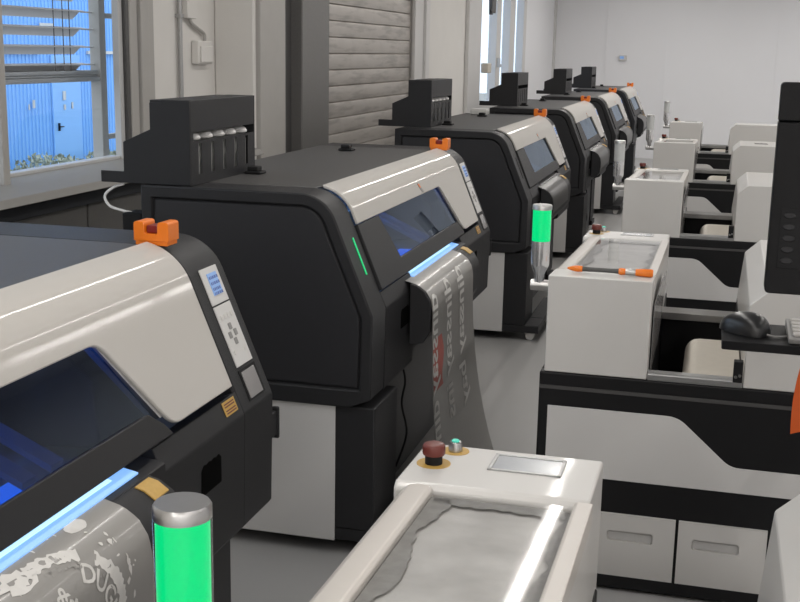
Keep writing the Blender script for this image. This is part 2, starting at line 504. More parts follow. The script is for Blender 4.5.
# outside venetian blind, half raised
o3 = (-3.08, 4.2, 1.6)
t = thing('venetian_blind', 'half raised outdoor venetian blind with wide grey slats at the near window', 'blind', o3)
for zz in (1.70, 1.785, 1.872, 1.955, 2.04, 2.125, 2.21):
    bm = NB()
    prism_y(bm, [(-3.045, zz + 0.002), (-3.08, zz + 0.008), (-3.125, zz - 0.034), (-3.127, zz - 0.037), (-3.08, zz + 0.004), (-3.046, zz - 0.002)], 1.6, 5.32)
    tube(bm, [(-3.08, 5.32, zz), (-3.08, 5.46, zz)], 0.004)
    obj('slat', bm, SLAT, t, o3, ang=50)
bm = NB(); box(bm, -3.12, -3.045, 1.6, 5.43, 1.617, 1.640); box(bm, -3.115, -3.05, 1.6, 5.41, 1.640, 1.652); box(bm, -3.12, -3.045, 1.6, 5.42, 1.652, 1.672); obj('bottom_rail', bm, STEEL, t, o3, 0.004)
for yy in (5.02, 5.10, 5.16):
    bm = NB(); tube(bm, [(-3.05, yy, 1.66), (-3.05, yy, 2.9)], 0.0025, 5); obj('lift_cord', bm, TRIMD, t, o3)
bm = NB(); box(bm, -3.10, -3.04, 5.43, 5.49, 1.15, 2.9); obj('guide_rail', bm, TRIM, t, o3, 0.004)
for zz in (1.32, 1.93):
    bm = NB(); box(bm, -3.07, -3.04, 5.49, 5.62, zz, zz + 0.025); obj('guide_bracket', bm, TRIM, t, o3)

# ------------------------------------------------------------------ printers
PZ = 1.315
R0 = 0.138
A0 = math.atan2(0.36, 0.15)          # slope of the front
CX, CZ = -1.36, PZ - R0
NX, NZ = math.sin(A0), math.cos(A0)
def arc(off=0.0, n=9, a_from=0.0):
    return [(CX + (R0 + off) * math.sin(a_from + (A0 - a_from) * i / n), CZ + (R0 + off) * math.cos(a_from + (A0 - a_from) * i / n)) for i in range(n + 1)]
SX0, SZ0 = arc()[-1]
def sp(z, off=0.0):
    x = SX0 + (SZ0 - z) * (0.15 / 0.36)
    return (x + NX * off, z + NZ * off)
FX = sp(0.90)[0]
def frame_prof():
    return [(-1.96, 0.57), (-1.96, PZ)] + arc() + [sp(0.905), (FX + 0.002, 0.893), (FX - 0.003, 0.60), (FX - 0.008, 0.59), (FX - 0.085, 0.565)]
def inset(poly, d):
    n = len(poly)
    out = []
    for i in range(n):
        p, q, r = Vector(poly[i - 1]), Vector(poly[i]), Vector(poly[(i + 1) % n])
        a = (q - p).normalized(); b = (r - q).normalized()
        na = Vector((a.y, -a.x)); nb = Vector((b.y, -b.x))      # clockwise loop -> inward
        m = (na + nb).normalized()
        k = d / max(0.35, m.dot(na))
        out.append(tuple(q + m * k))
    return out
def slope_plate(bm, poly, o0, o1):
    loft(bm, [[(sp(z, o)[0], y, sp(z, o)[1]) for y, z in poly] for o in (o0, o1)])
def rounded(poly, rad, n=5):
    out = []
    N = len(poly)
    for i in range(N):
        p, q, r = Vector(poly[i - 1]), Vector(poly[i]), Vector(poly[(i + 1) % N])
        rr = rad.get(i, 0) if isinstance(rad, dict) else rad
        if rr <= 0:
            out.append(tuple(q)); continue
        a = (p - q).normalized(); b = (r - q).normalized()
        for k in range(n + 1):
            t = k / n
            out.append(tuple((1 - t) ** 2 * (q + a * rr) + 2 * t * (1 - t) * q + t * t * (q + b * rr)))
    return out

NF, FF0, FF1 = 0.17, 1.945, 2.15      # near frame inner edge, far frame inner / outer edge
def make_printer(label):
    O = (-1.5, 1.05, 0)
    t = thing('garment_film_printer', label, 'printer', (-1.5, 1.05, 0), 'large format film printers in the left row')
    # near side frame with a recessed panel rim
    P = [(-1.96, 0.568), (-1.96, PZ)] + arc() + [(FX, 0.90), (FX - 0.004, 0.60), (FX - 0.085, 0.566)]
    Q = [(x, max(z, 0.632)) for x, z in inset(P, 0.042)]
    Q2 = [(x, max(z, 0.640)) for x, z in inset(P, 0.050)]
    P2 = frame_prof()
    bm = NB()
    loops = [[(x, y, z) for x, z in L] for L, y in ((P, NF), (P, 0.0), (Q, 0.0), (Q, 0.016))]
    loft(bm, loops)
    obj('side_frame', bm, BLK, t, O, 0.006, 2)
    bm = NB(); prism_y(bm, Q2, 0.007, 0.015); sp_o = obj('side_panel', bm, BLKP, t, O, 0.004)
    bm = NB(); prism_y(bm, P2, FF0, FF1); obj('side_frame', bm, BLK, t, O, 0.008, 2)
    # black body behind the window
    bm = NB()
    box(bm, -1.96, -1.66, NF, FF0, 0.57, PZ - 0.03)
    prism_y(bm, [(-1.66, 0.57), (-1.66, 0.90), (FX - 0.05, 0.90), (FX - 0.05, 0.60), (FX - 0.10, 0.57)], NF, FF0)
    obj('body', bm, DARK, t, O)
    bm = NB()
    box(bm, -1.955, CX - 0.002, NF + 0.003, FF0 - 0.003, PZ - 0.028, PZ + 0.001)
    obj('top_cover', bm, BLKT, t, O, 0.003)
    for yy in (0.52, 1.70):
        bm = NB(); box(bm, -1.768, -1.70, yy - 0.035, yy + 0.035, PZ + 0.002, PZ + 0.012); box(bm, -1.758, -1.715, yy - 0.025, yy + 0.025, PZ + 0.012, PZ + 0.030)
        obj('cover_latch', bm, DARK, t, O, 0.004)
    # white lid
    bm = NB()
    y0, y1 = NF + 0.006, FF0 - 0.022
    outer = [(CX + 0.022, PZ + 0.0125)] + [p for p in arc(0.013, 18) if p[0] > CX + 0.03]
    inner = [(CX + 0.022, PZ + 0.002)] + [p for p in arc(0.001, 18) if p[0] > CX + 0.03]
    leg = [(y0, 1.19)] + rounded([(1.445, 1.19), (1.60, 0.972)], {}) + [(y1, 0.972)]
    leg = [(y0, 1.19)] + rounded([(y0, 1.19), (1.440, 1.19), (1.60, 0.972), (y1, 0.972)], {1: 0.035, 2: 0.035})[1:]
    def side(prof, off):
        rows = [[bm.verts.new((x, y, z)) for y in (y0, y1)] for x, z in prof]
        for p, q in zip(rows, rows[1:]):
            bm.faces.new((p[0], p[1], q[1], q[0]))
        lower = [bm.verts.new((sp(z, off)[0], y, sp(z, off)[1])) for y, z in leg]
        bm.faces.new([rows[-1][0], rows[-1][1]] + lower[::-1])
        return [r[1] for r in rows] + lower[::-1] + [r[0] for r in rows[::-1]]
    lo, li = side(outer, 0.013), side(inner, 0.001)
    for i in range(len(lo)):
        j = (i + 1) % len(lo)
        bm.faces.new((lo[i], lo[j], li[j], li[i]))
    lid = obj('lid', bm, LID, t, O, 0.003, 2)
    # small printed emblem on the lid
    bm = NB()
    slope_plate(bm, rounded([(1.085, 1.238), (1.115, 1.234), (1.148, 1.195), (1.120, 1.196)], 0.008), 0.0132, 0.0145)
    e = obj('emblem', bm, KEYG, lid, O)
    bm = NB()
    slope_plate(bm, rounded([(1.090, 1.235), (1.110, 1.233), (1.124, 1.216), (1.104, 1.218)], 0.005), 0.0146, 0.0155)
    obj('emblem_tip', bm, ORG, e, O)
    # black surround and blue smoked window
    bm = NB()
    sur = [(NF + 0.004, 1.188), (0.44, 1.188), (0.52, 1.02), (1.52, 1.02), (1.568, 0.985), (1.59, 0.958), (NF + 0.004, 0.958)]
    slope_plate(bm, sur, -0.006, 0.010)
    obj('window_surround', bm, BLK, t, O, 0.003)
    bm = NB(); slope_plate(bm, [(0.42, 1.195), (0.505, 1.012), (1.545, 1.012), (1.43, 1.195)], -0.004, 0.0)
    obj('window', bm, GWIN, t, O)
    bm = NB()
    slope_plate(bm, [(1.43, 1.19), (1.452, 1.19), (1.585, 1.0), (1.565, 1.0)], -0.02, 0.006)
    obj('window_edge_trim', bm, STEEL, t, O)
    bm = NB(); box(bm, -1.659, -1.650, NF + 0.005, FF0 - 0.005, 0.905, PZ - 0.032); obj('inner_back_panel', bm, STEELP, t, O)
    # inside: rail, printhead carriage, guide bar, painted bed glow, added blue fill
    bm = NB(); box(bm, -1.56, -1.50, NF + 0.01, FF0 - 0.01, 1.06, 1.12); box(bm, -1.64, -1.60, NF + 0.01, FF0 - 0.01, 1.17, 1.23); obj('carriage_rail', bm, STEEL, t, O, 0.004)
    bm = NB(); prism_y(bm, [(-1.50, 0.92), (-1.50, 1.16), (-1.36, 1.18), (-1.26, 1.10), (-1.24, 0.94)], 1.50, 1.76)
    ca = obj('printhead_carriage', bm, BLK, t, O, 0.006)
    bm = NB(); box(bm, -1.46, -1.44, 0.2, 1.3, 0.985, 1.005); box(bm, -1.30, -1.285, 0.2, 1.9, 0.905, 0.915); obj('drive_belt', bm, STEEL, t, O)
    for yy in (1.17, 1.27):
        bm = NB(); prism_y(bm, [(-1.64, 1.16), (-1.64, 1.17), (-1.22, 0.985), (-1.22, 0.97)], yy, yy + 0.045); obj('inner_bracket', bm, STEELP, t, O)
    bm = NB(); box(bm, -1.649, FX - 0.06, NF + 0.005, FF0 - 0.005, 0.9005, 0.9035); obj('print_bed', bm, STEELP, t, O)
    bm = NB(); box(bm, -1.36, -1.20, 0.25, 1.34, 0.904, 0.912); obj('lit_bed_glow', bm, BEDGLOW, t, O)  # glowing sheet stands in for blue light falling on the print bed
    bm = NB(); box(bm, -1.50, -1.46, 0.25, 1.90, 1.262, 1.272); obj('added_cabin_fill', bm, FILLTOP, t, O)  # added glowing strip, hidden behind the lid, brightens the cavity in blue
    # front covers left and right of the film outlet
    for (y0, y1, hx) in ((NF - 0.003, 0.58, 0.43), (1.50, FF0 + 0.004, 1.745)):
        bm = NB()
        prism_y(bm, [sp(0.955), sp(0.905, 0.001), (FX + 0.003, 0.893), (FX - 0.002, 0.60), (FX - 0.008, 0.592), (FX - 0.083, 0.567), (FX - 0.083, 0.93)], y0, y1)
        c = obj('front_cover', bm, BLK, t, O, 0.003)
        bm = NB()
        pg = [(hx - 0.055, 0.775), (hx + 0.055, 0.775), (hx + 0.055, 0.838)] + [(hx + 0.055 - 0.11 * k / 8, 0.845 + (0.004 if k % 2 else 0)) for k in range(1, 8)] + [(hx - 0.055, 0.838)]
        loft(bm, [[(x, y, z) for y, z in pg] for x in (FX - 0.006, FX + 0.0035)])
        obj('finger_hole', bm, VOID, c, O)
        if y0 > 1:
            bm = NB(); slope_plate(bm, [(1.855, 0.950), (1.925, 0.950), (1.925, 0.917), (1.855, 0.917)], 0.0015, 0.003); wl = obj('warning_label', bm, YEL, c, O)
            bm = NB()
            for zz in (0.945, 0.939, 0.930, 0.924):
                slope_plate(bm, [(1.862, zz), (1.918, zz), (1.918, zz - 0.003), (1.862, zz - 0.003)], 0.0031, 0.0036)
            obj('warning_lines', bm, RED, wl, O)
    # green status strip
    bm = NB(); slope_plate(bm, [(0.095, 1.155), (0.104, 1.155), (0.104, 1.028), (0.095, 1.028)], 0.0, 0.003); obj('status_strip', bm, GRNS, t, O)
    # control pads on the far frame
    bm = NB(); slope_plate(bm, [(2.003, 1.245), (2.103, 1.245), (2.103, 1.155), (2.003, 1.155)], 0.0, 0.004); pad = obj('display_panel', bm, PANELW, t, O, 0.001)
    bm = NB(); slope_plate(bm, [(2.030, 1.230), (2.084, 1.230), (2.084, 1.176), (2.030, 1.176)], 0.0041, 0.006); lcd = obj('lcd_screen', bm, LCD, pad, O)
    bm = NB()
    for k, zz in enumerate((1.222, 1.208, 1.194, 1.183)):
        y = 2.034
        while y < 2.078:
            w = rnd.choice((0.004, 0.006, 0.008))
            slope_plate(bm, [(y, zz), (y + w, zz), (y + w, zz - 0.007), (y, zz - 0.007)], 0.0061, 0.0067)
            y += w + 0.004
    obj('lcd_reading', bm, LCDT, pad, O)
    bm = NB(); slope_plate(bm, [(2.003, 1.151), (2.103, 1.151), (2.103, 1.000), (2.003, 1.000)], 0.0, 0.004); pad = obj('button_panel', bm, PANELW, t, O, 0.001)
    def key(y, z, a, b, m):
        bm = NB(); slope_plate(bm, rounded([(y - a, z + b), (y + a, z + b), (y + a, z - b), (y - a, z - b)], 0.003, 3), 0.004, 0.006); obj('button', bm, m, pad, O)
    for y in (2.023, 2.043, 2.063, 2.083):
        key(y, 1.122, 0.006, 0.006, WHT)
    for y, z in ((2.048, 1.096), (2.032, 1.076), (2.066, 1.078), (2.050, 1.058)):
        key(y, z, 0.008, 0.008, KEYG)
    for y, z in ((2.022, 1.034), (2.084, 1.034)):
        key(y, z, 0.006, 0.006, WHT)
    bm = NB(); slope_plate(bm, [(2.003, 0.992), (2.108, 0.992), (2.108, 0.915), (2.003, 0.915)], 0.0, 0.002); pk = obj('clear_pocket', bm, DARK, t, O)
    bm = NB(); slope_plate(bm, [(2.011, 0.986), (2.090, 0.986), (2.090, 0.920), (2.011, 0.920)], 0.002, 0.006); obj('pocket_sheet', bm, CLRPANEL, pk, O, 0.001)
    # platen with the LED bar
    bm = NB()
    front = [(-1.105, 0.9335), (-1.06, 0.9215), (-1.03, 0.9015), (-1.0085, 0.868), (-1.002, 0.83), (-1.006, 0.74), (-1.03, 0.70), (-1.07, 0.69)]
    prism_y(bm, [(-1.0855, 0.9285)] + front[1:] + [(-1.0855, 0.69)], 0.475, 1.42)
    prism_y(bm, [(-1.21, 0.938), (-1.15, 0.9375), (-1.105, 0.9335), (-1.0855, 0.9285), (-1.0855, 0.69), (-1.21, 0.80)], 0.585, 1.495)
    pl = obj('platen', bm, BLK, t, O, 0.002, ang=40)
    bm = NB()
    for yy in (1.30,):
        loft(bm, [[(-1.080, y, 0.9275), (-1.06, y, 0.9220), (-1.034, y, 0.905), (-1.034, y, 0.9075), (-1.058, y, 0.9245), (-1.079, y, 0.9295)] for y in (yy + 0.045, yy + 0.105)])
    obj('platen_label', bm, YEL, pl, O)
    bm = NB(); box(bm, FX - 0.0495, FX - 0.046, 0.60, 1.50, 0.60, 0.89); obj('front_recess', bm, BLK, t, O)
    bm = NB(); prism_y(bm, [(-1.150, 0.9405), (-1.10, 0.9352), (-1.10, 0.939), (-1.148, 0.948)], 0.585, 1.40); lb = obj('led_bar', bm, LED, t, O)
    bm = NB(); prism_y(bm, [(-1.136, 0.9462), (-1.122, 0.9435), (-1.122, 0.9445), (-1.135, 0.9475)], 0.60, 1.33); obj('led_core', bm, LEDC, lb, O)
    # stand
    for y0 in (0.02, 1.80):
        bm = NB(); box(bm, -1.82, -1.087 if y0 < 1 else -1.20, y0, y0 + 0.30, 0.105, 0.566); pd = obj('pedestal', bm, BLK, t, O, 0.005)
        bm = NB(); box(bm, -1.78, -1.232, y0 - 0.006, y0, 0.055, 0.566); obj('white_panel', bm, PANELW, pd, O, 0.002)
        fx = -1.00 if y0 < 1 else -1.18
        bm = NB(); box(bm, -1.92, fx, y0 + 0.005, y0 + 0.25, 0.055, 0.104); ft = obj('foot_beam', bm, BLK, t, O, 0.006)
        for xx in (-1.85, fx - 0.06):
            bm = NB()
            lathe(bm, [(0.026, -0.022), (0.030, -0.014), (0.030, 0.014), (0.026, 0.022)], (xx, y0 + 0.06, 0.030), 18, 'y')
            w = obj('caster', bm, WHT, t, O, 0.003)
            bm = NB(); lathe(bm, [(0.034, 0.0), (0.036, 0.010), (0.030, 0.016)], (xx, y0 + 0.06, 0.039), 18); obj('caster_fork', bm, WHT, w, O)
    bm = NB(); box(bm, -1.10, -1.005, 0.275, 0.95, 0.055, 0.104); obj('front_beam', bm, BLK, t, O, 0.006)
    bm = NB(); box(bm, -1.75, -1.21, 0.33, 1.79, 0.04, 0.566); obj('cabinet_box', bm, BLKP, t, O, 0.005)
    bm = NB(); tube(bm, smooth_path([(-1.14, 0.56, 0.60), (-1.12, 0.56, 0.52), (-1.135, 0.57, 0.42), (-1.11, 0.56, 0.30), (-1.15, 0.55, 0.16)]), 0.0045); obj('power_cord', bm, DARK, t, O)
    # small holder on the far side for the film
    bm = NB(); box(bm, FX - 0.07, FX - 0.005, FF1, FF1 + 0.05, 0.765, 0.835); box(bm, FX - 0.02, FX, FF1 + 0.04, FF1 + 0.052, 0.755, 0.845); obj('side_bracket', bm, BLK, t, O, 0.004)
    return t

PY = [0.66, 3.75, 7.15, 10.32, 13.46, 16.50]
PLAB = ['nearest black printer with glossy white lid, cut off by the left edge',
        'second black printer from the front with green status strip and printed film hanging down',
        'third black printer from the front, behind the small clear green beacon',
        'fourth black printer from the front, in front of the last two',
        'fifth black printer from the front, last but one of the row',
        'farthest black printer at the end of the row by the back wall']
p0 = make_printer(PLAB[0])
printers = [p0]
for k in range(1, 6):
    c = copy_tree(p0)
    c['label'] = PLAB[k]
    printers.append(c)
e = find(p0, 'emblem')
for q in list(e.children) + [e]:
    bpy.data.objects.remove(q)
for k, p in enumerate(printers):
    p.location.y = PY[k] + 1.05
    if k >= 2:
        remat(find(p, 'led_bar'), LEDOFF); remat(find(p, 'led_core'), LEDOFF)
        remat(find(p, 'status_strip'), BLK)
    if k >= 2:
        remat(find(p, 'lit_bed_glow'), LEDOFF); remat(find(p, 'added_cabin_fill'), LEDOFF)

# ink stations on the printer tops
def make_station(label):
    O = (-1.90, 0.30, PZ)
    t = thing('ink_station', label, 'ink rack', O, 'ink racks on the printers')
    bm = NB()
    z0 = PZ + 0.002
    prof = [(-2.125, z0), (-2.125, 1.358), (-2.034, 1.358), (-2.034, 1.463), (-1.928, 1.510), (-1.928, 1.604), (-1.885, 1.604), (-1.885, 1.614), (-1.775, 1.614), (-1.775, z0)]
    prism_y(bm, prof, 0.0, 0.008)
    obj('side_plate', bm, BLK, t, O, 0.002)
    bm = NB(); prism_y(bm, prof, 0.592, 0.60); obj('side_plate', bm, BLK, t, O, 0.002)
    bm = NB()
    box(bm, -1.885, -1.775, 0.0085, 0.5915, 1.502, 1.6145)                 # hood
    box(bm, -1.93, -1.885, 0.008, 0.592, 1.50, 1.613)
    for y in (0.008, 0.584):
        pass
    obj('hood', bm, BLK, t, O, 0.002)
    bm = NB()
    zs0, zs1 = 1.352, 1.462
    box(bm, -1.7775, -1.775, 0.0085, 0.5915, z0, zs0)
    box(bm, -1.7775, -1.775, 0.0085, 0.5915, zs1, 1.472)
    cs = [0.085, 0.193, 0.300, 0.408, 0.515]
    e = [0.0085] + sum([[c - 0.013, c + 0.013] for c in cs], []) + [0.5915]
    for a, b in zip(e[0::2], e[1::2]):
        box(bm, -1.7775, -1.775, a, b, zs0, zs1)
    box(bm, -1.7775, -1.775, 0.0085, 0.03, 1.472, 1.503)
    obj('slotted_front', bm, BLK, t, O)
    bm = NB(); box(bm, -2.12, -1.79, 0.008, 0.592, z0, z0 + 0.012)
    prism_y(bm, [(-2.03, 1.35), (-2.03, 1.46), (-1.93, 1.505), (-1.925, 1.50), (-2.02, 1.455), (-2.02, 1.35)], 0.008, 0.592)
    obj('base_tray', bm, BLK, t, O)
    return t
def make_bottle(label):
    t = thing('ink_bottle', label, 'ink bottle', (0, 0, 0), 'white ink bottles in the racks')
    bm = NB(); lathe(bm, [(0.034, 0.0), (0.036, 0.004), (0.036, 0.120), (0.030, 0.134), (0.016, 0.140)], (0, 0, 0), 18); obj('bottle_body', bm, FROST, t, ang=40)
    bm = NB(); lathe(bm, [(0.030, 0.1405), (0.040, 0.146), (0.041, 0.152), (0.034, 0.163), (0.020, 0.170)], (0, 0, 0), 18); obj('bottle_cap', bm, PANELW, t, ang=40)
    return t
SLAB = ['black ink rack with slotted front on the second printer, nearest and largest of the racks',
        'black ink rack on the third printer, in front of the roller shutter edge',
        'black ink rack on the fourth printer, below the far bright window',
        'black ink rack on the fifth printer, in front of the white far wall',
        'farthest black ink rack, small, on the last printer by the back wall']
st = make_station(SLAB[0])
stations = [st]
for k in range(1, 5):
    c = copy_tree(st); c['label'] = SLAB[k]; stations.append(c)
ordw = ['first', 'second', 'third', 'fourth', 'fifth']
b0 = None
for k, s in enumerate(stations):
    s.location.y = PY[k + 1] + (0.02, 0.20, 0.36, 0.70, 0.55)[k] + 0.30
    if k < 2:
        for j, cy in enumerate((0.085, 0.193, 0.300, 0.408, 0.515)):
            lab = '%s white ink bottle from the near end in the rack on the %s printer' % (ordw[j], ('second', 'third')[k])
            if b0 is None:
                b0 = make_bottle(lab); b = b0
            else:
                b = copy_tree(b0); b['label'] = lab
            b.location = (-1.8175, s.location.y - 0.30 + cy, PZ + 0.015)

# orange holders on the far end of every printer top
def make_holder(label):
    O = (-1.30, 0, PZ)
    t = thing('orange_holder', label, 'holder', O, 'orange holders on the printers')
    bm = NB()
    u = rounded([(-1.362, PZ + 0.012), (-1.362, PZ + 0.060), (-1.333, PZ + 0.060), (-1.333, PZ + 0.030), (-1.298, PZ + 0.030), (-1.298, PZ + 0.060), (-1.268, PZ + 0.060), (-1.268, PZ + 0.012)], {1: 0.008, 2: 0.008, 5: 0.008, 6: 0.008, 3: 0.006, 4: 0.006}, 3)
    prism_y(bm, u, -0.03, 0.03)
    box(bm, -1.358, -1.272, -0.028, 0.028, PZ + 0.001, PZ + 0.014)
    obj('u_bracket', bm, ORG, t, O, 0.003)
    bm = NB(); box(bm, -1.331, -1.300, -0.022, 0.022, PZ + 0.0305, PZ + 0.050); obj('sensor', bm, REDD, t, O, 0.003)
    return t
h0 = make_holder('x')
HLAB = ['largest orange plastic holder with red sensor on the nearest printer',
        'orange plastic holder on the second printer, above its white lid',
        'orange plastic holder on the third printer, below the fourth ink rack',
        'orange plastic holder on the fourth printer from the front',
        'orange plastic holder on the fifth printer from the front',
        'farthest tiny orange holder, on the last printer']
HY = [y + 1.958 for y in PY]
for k in range(6):
    h = h0 if k == 0 else copy_tree(h0)
    h['label'] = HLAB[k]
    h.location = (-1.313, HY[k], PZ)

# printed film over the platens
def film_pt(u, s, long=True):
    """u 0..1 near->far edge, s path length from the LED bar; returns point in printer coords"""
    u = min(1.0, max(0.0, u))
    y = 0.49 + u * 0.77
    path = [(-1.149, 0.9395), (-1.104, 0.9350), (-1.060, 0.9232), (-1.028, 0.9025), (-1.0065, 0.868), (-1.0, 0.83)]
    zs = [0.75, 0.68, 0.6, 0.5, 0.4, 0.3, 0.2, 0.1, 0.015]
    for z in zs:
        k = (0.83 - z) / 0.82
        xn = -1.0 + 0.06 * k * k
        xf = -1.0 + 0.005 * k + 0.12 * k ** 2.2
        path.append((xn + (xf - xn) * u ** 1.3, z))
    if not long:
        path = path[:6] + [(-1.0, 0.79), (-1.003, 0.74)]
    d = 0
    for a, b in zip(path, path[1:]):
        l = math.hypot(b[0] - a[0], b[1] - a[1])
        if s <= d + l or b is path[-1]:
            t = (s - d) / l
            x, z = a[0] + (b[0] - a[0]) * t, a[1] + (b[1] - a[1]) * t
            nx, nz = -(b[1] - a[1]) / l, (b[0] - a[0]) / l
            return Vector((x, y, z)), Vector((nx, 0, nz))
        d += l
def film_mesh(long):
    bm = NB()
    L = 1.06 if long else 0.27
    ns, nu = (64 if long else 20), 10
    g = [[film_pt(i / nu, L * j / ns, long) for i in range(nu + 1)] for j in range(ns + 1)]
    top = [[bm.verts.new(p + n * 0.0006) for p, n in row] for row in g]
    bot = [[bm.verts.new(p - n * 0.0002) for p, n in row] for row in g]
    for j in range(ns):
        for i in range(nu):
            bm.faces.new((top[j][i], top[j][i + 1], top[j + 1][i + 1], top[j + 1][i]))
            bm.faces.new((bot[j][i], bot[j + 1][i], bot[j + 1][i + 1], bot[j][i + 1]))
    return bm
def on_film(bm, off=0.0014):
    """bm in film plane coords (x = s, y = u*0.77) -> wrapped on the film"""
    for v in bm.verts:
        p, n = film_pt(v.co.y / 0.77, max(0.002, v.co.x))
        v.co = p + n * off
    return bm
def blob(bm, s, w, rs, rw, n=14, jag=0.25, r=rnd):
    vs = []
    for i in range(n):
        a = 2 * PI * i / n
        k = 1 + r.uniform(-jag, jag)
        vs.append(bm.verts.new((s + rs * k * math.cos(a), w + rw * k * math.sin(a), 0)))
    bm.faces.new(vs)
def put_text(bm, txt, size, s0, w0, ang=0.0, mirror=True, sx=1.0):
    tb = text_mesh(txt, size)
    mp = {}
    for v in tb.verts:
        x, y = v.co.x * sx, v.co.y
        if mirror:
            y = -y
        c, sn = math.cos(ang), math.sin(ang)
        mp[v.index] = bm.verts.new((s0 + x * c - y * sn, w0 + x * sn + y * c, 0))
    for f in tb.faces:
        try:
            bm.faces.new([mp[v.index] for v in f.verts])
        except ValueError:
            pass
    tb.free()
OFF = (-1.05, 0.95, 0)
fo = thing('printed_film', 'long grey film with pale mirrored lettering hanging from the second printer to the floor', 'film', (-1.05, PY[1] + 0.95, 0))
bm = film_mesh(True); obj('film_sheet', bm, FILM, fo, OFF, ang=60)
for w, txts in ((0.085, (('dins', 0.15), ('say', 0.38), ('dins', 0.58))), (0.325, (('dins', 0.13), ('say', 0.36), ('ins', 0.57))), (0.565, (('dins', 0.12), ('say', 0.33), ('bay', 0.54)))):
    bm = NB()
    for tx, s in txts:
        put_text(bm, tx, 0.165, s, w, 0.0, True, 0.85)
    on_film(bm, 0.0024); obj('pale_lettering', bm, PRINT, fo, OFF)
bm = NB()
for w in (0.06, 0.30, 0.54):
    for k in range(3):
        blob(bm, 0.055 + 0.022 * k, w + 0.02 + 0.03 * k, 0.007, 0.02, 9, 0.4)
    for k in range(55):
        s = 0.10 + k * 0.011
        vs = [bm.verts.new((s + a, w + 0.125 + b, 0)) for a, b in ((0, 0), (0.006, 0), (0.006, 0.008), (0, 0.008))]
        bm.faces.new(vs)
for r in range(13):
    w = 0.03 + r * 0.055
    s = 0.70 + 0.03 * math.sin(r)
    while s < 0.98:
        l = rnd.uniform(0.004, 0.012)
        vs = [bm.verts.new((s + a, w + b, 0)) for a, b in ((0, 0), (l, 0.004), (l, 0.014), (0, 0.010))]
        bm.faces.new(vs)
        s += l + 0.008
on_film(bm, 0.0012); obj('fine_print', bm, PRINTF, fo, OFF)
bm = NB()
for k in range(7):
    vs = [bm.verts.new((0.335 + 0.03 * k + a, b, 0)) for a, b in ((0, 0.012), (0.03, 0.012), (0.03, 0.175 + 0.02 * math.sin(k)), (0, 0.175 + 0.02 * math.sin(k - 1)))]
    bm.faces.new(vs)
on_film(bm, 0.0016); obj('red_patch', bm, PRINTR, fo, OFF)

fn = thing('printed_film', 'grey film with pale grunge emblem print over the front edge of the nearest printer', 'film', (-1.05, PY[0] + 0.95, 0))
bm = film_mesh(True); obj('film_sheet', bm, FILM, fn, OFF, ang=60)
CS, CW = 0.26, 0.47         # centre of the printed ring on the film
bm = NB()
def ringseg(bm, r0, r1, a0, a1, n, jag):
    pr_ = None
    for i in range(n + 1):
        a = a0 + (a1 - a0) * i / n
        q0 = r0 * (1 + rnd.uniform(-jag, jag)); q1 = r1 * (1 + rnd.uniform(-jag, jag))
        cur = [bm.verts.new((CS + q * math.cos(a), CW + q * math.sin(a), 0)) for q in (q0, q1)]
        if pr_:
            bm.faces.new((pr_[0], pr_[1], cur[1], cur[0]))
        pr_ = cur
ringseg(bm, 0.165, 0.190, 1.3, 2.35, 30, 0.025)
ringseg(bm, 0.165, 0.190, 2.55, 3.6, 30, 0.03)
ringseg(bm, 0.175, 0.185, 0.2, 1.3, 30, 0.02)
for k in range(26):
    a = rnd.uniform(0.6, 3.6); q = rnd.uniform(0.20, 0.25)
    blob(bm, CS + q * math.cos(a), CW + q * math.sin(a), rnd.uniform(0.002, 0.009), rnd.uniform(0.002, 0.006), 7, 0.5)
blob(bm, 0.062, 0.64, 0.017, 0.03, 18, 0.06)
blob(bm, 0.085, 0.42, 0.025, 0.045, 20, 0.3)
blob(bm, 0.13, 0.30, 0.035, 0.03, 20, 0.3)
word = 'DUGLUMG'
for i, ch in enumerate(word):
    a = 2.6 - i * 0.27
    put_text(bm, ch, 0.052, CS + 0.122 * math.cos(a), CW + 0.122 * math.sin(a), a - PI / 2, False)
for i, ch in enumerate('&S2'):
    put_text(bm, ch, 0.045, 0.135 + 0.028 * i, 0.475 + 0.01 * i, 0.5, True)
for k in range(14):
    blob(bm, 0.21 + rnd.uniform(-0.03, 0.03), 0.45 + rnd.uniform(-0.04, 0.05), 0.008, 0.006, 8, 0.5)
on_film(bm); obj('pale_emblem_print', bm, PRINT, fn, OFF)
bm = NB()
for k in range(90):
    a = rnd.uniform(0.8, 3.2); q = rnd.uniform(0.146, 0.160)
    blob(bm, CS + q * math.cos(a), CW + q * math.sin(a), 0.003, 0.003, 6, 0.5)
on_film(bm, 0.0012); obj('fine_print', bm, PRINTF, fn, OFF)

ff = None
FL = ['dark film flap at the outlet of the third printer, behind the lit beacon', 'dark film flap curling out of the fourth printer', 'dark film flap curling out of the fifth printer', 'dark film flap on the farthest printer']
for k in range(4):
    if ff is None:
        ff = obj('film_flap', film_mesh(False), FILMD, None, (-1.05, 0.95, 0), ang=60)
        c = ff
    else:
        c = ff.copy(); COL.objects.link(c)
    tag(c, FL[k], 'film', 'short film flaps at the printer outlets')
    c.location = (-1.05, PY[k + 2] + 0.95, 0)

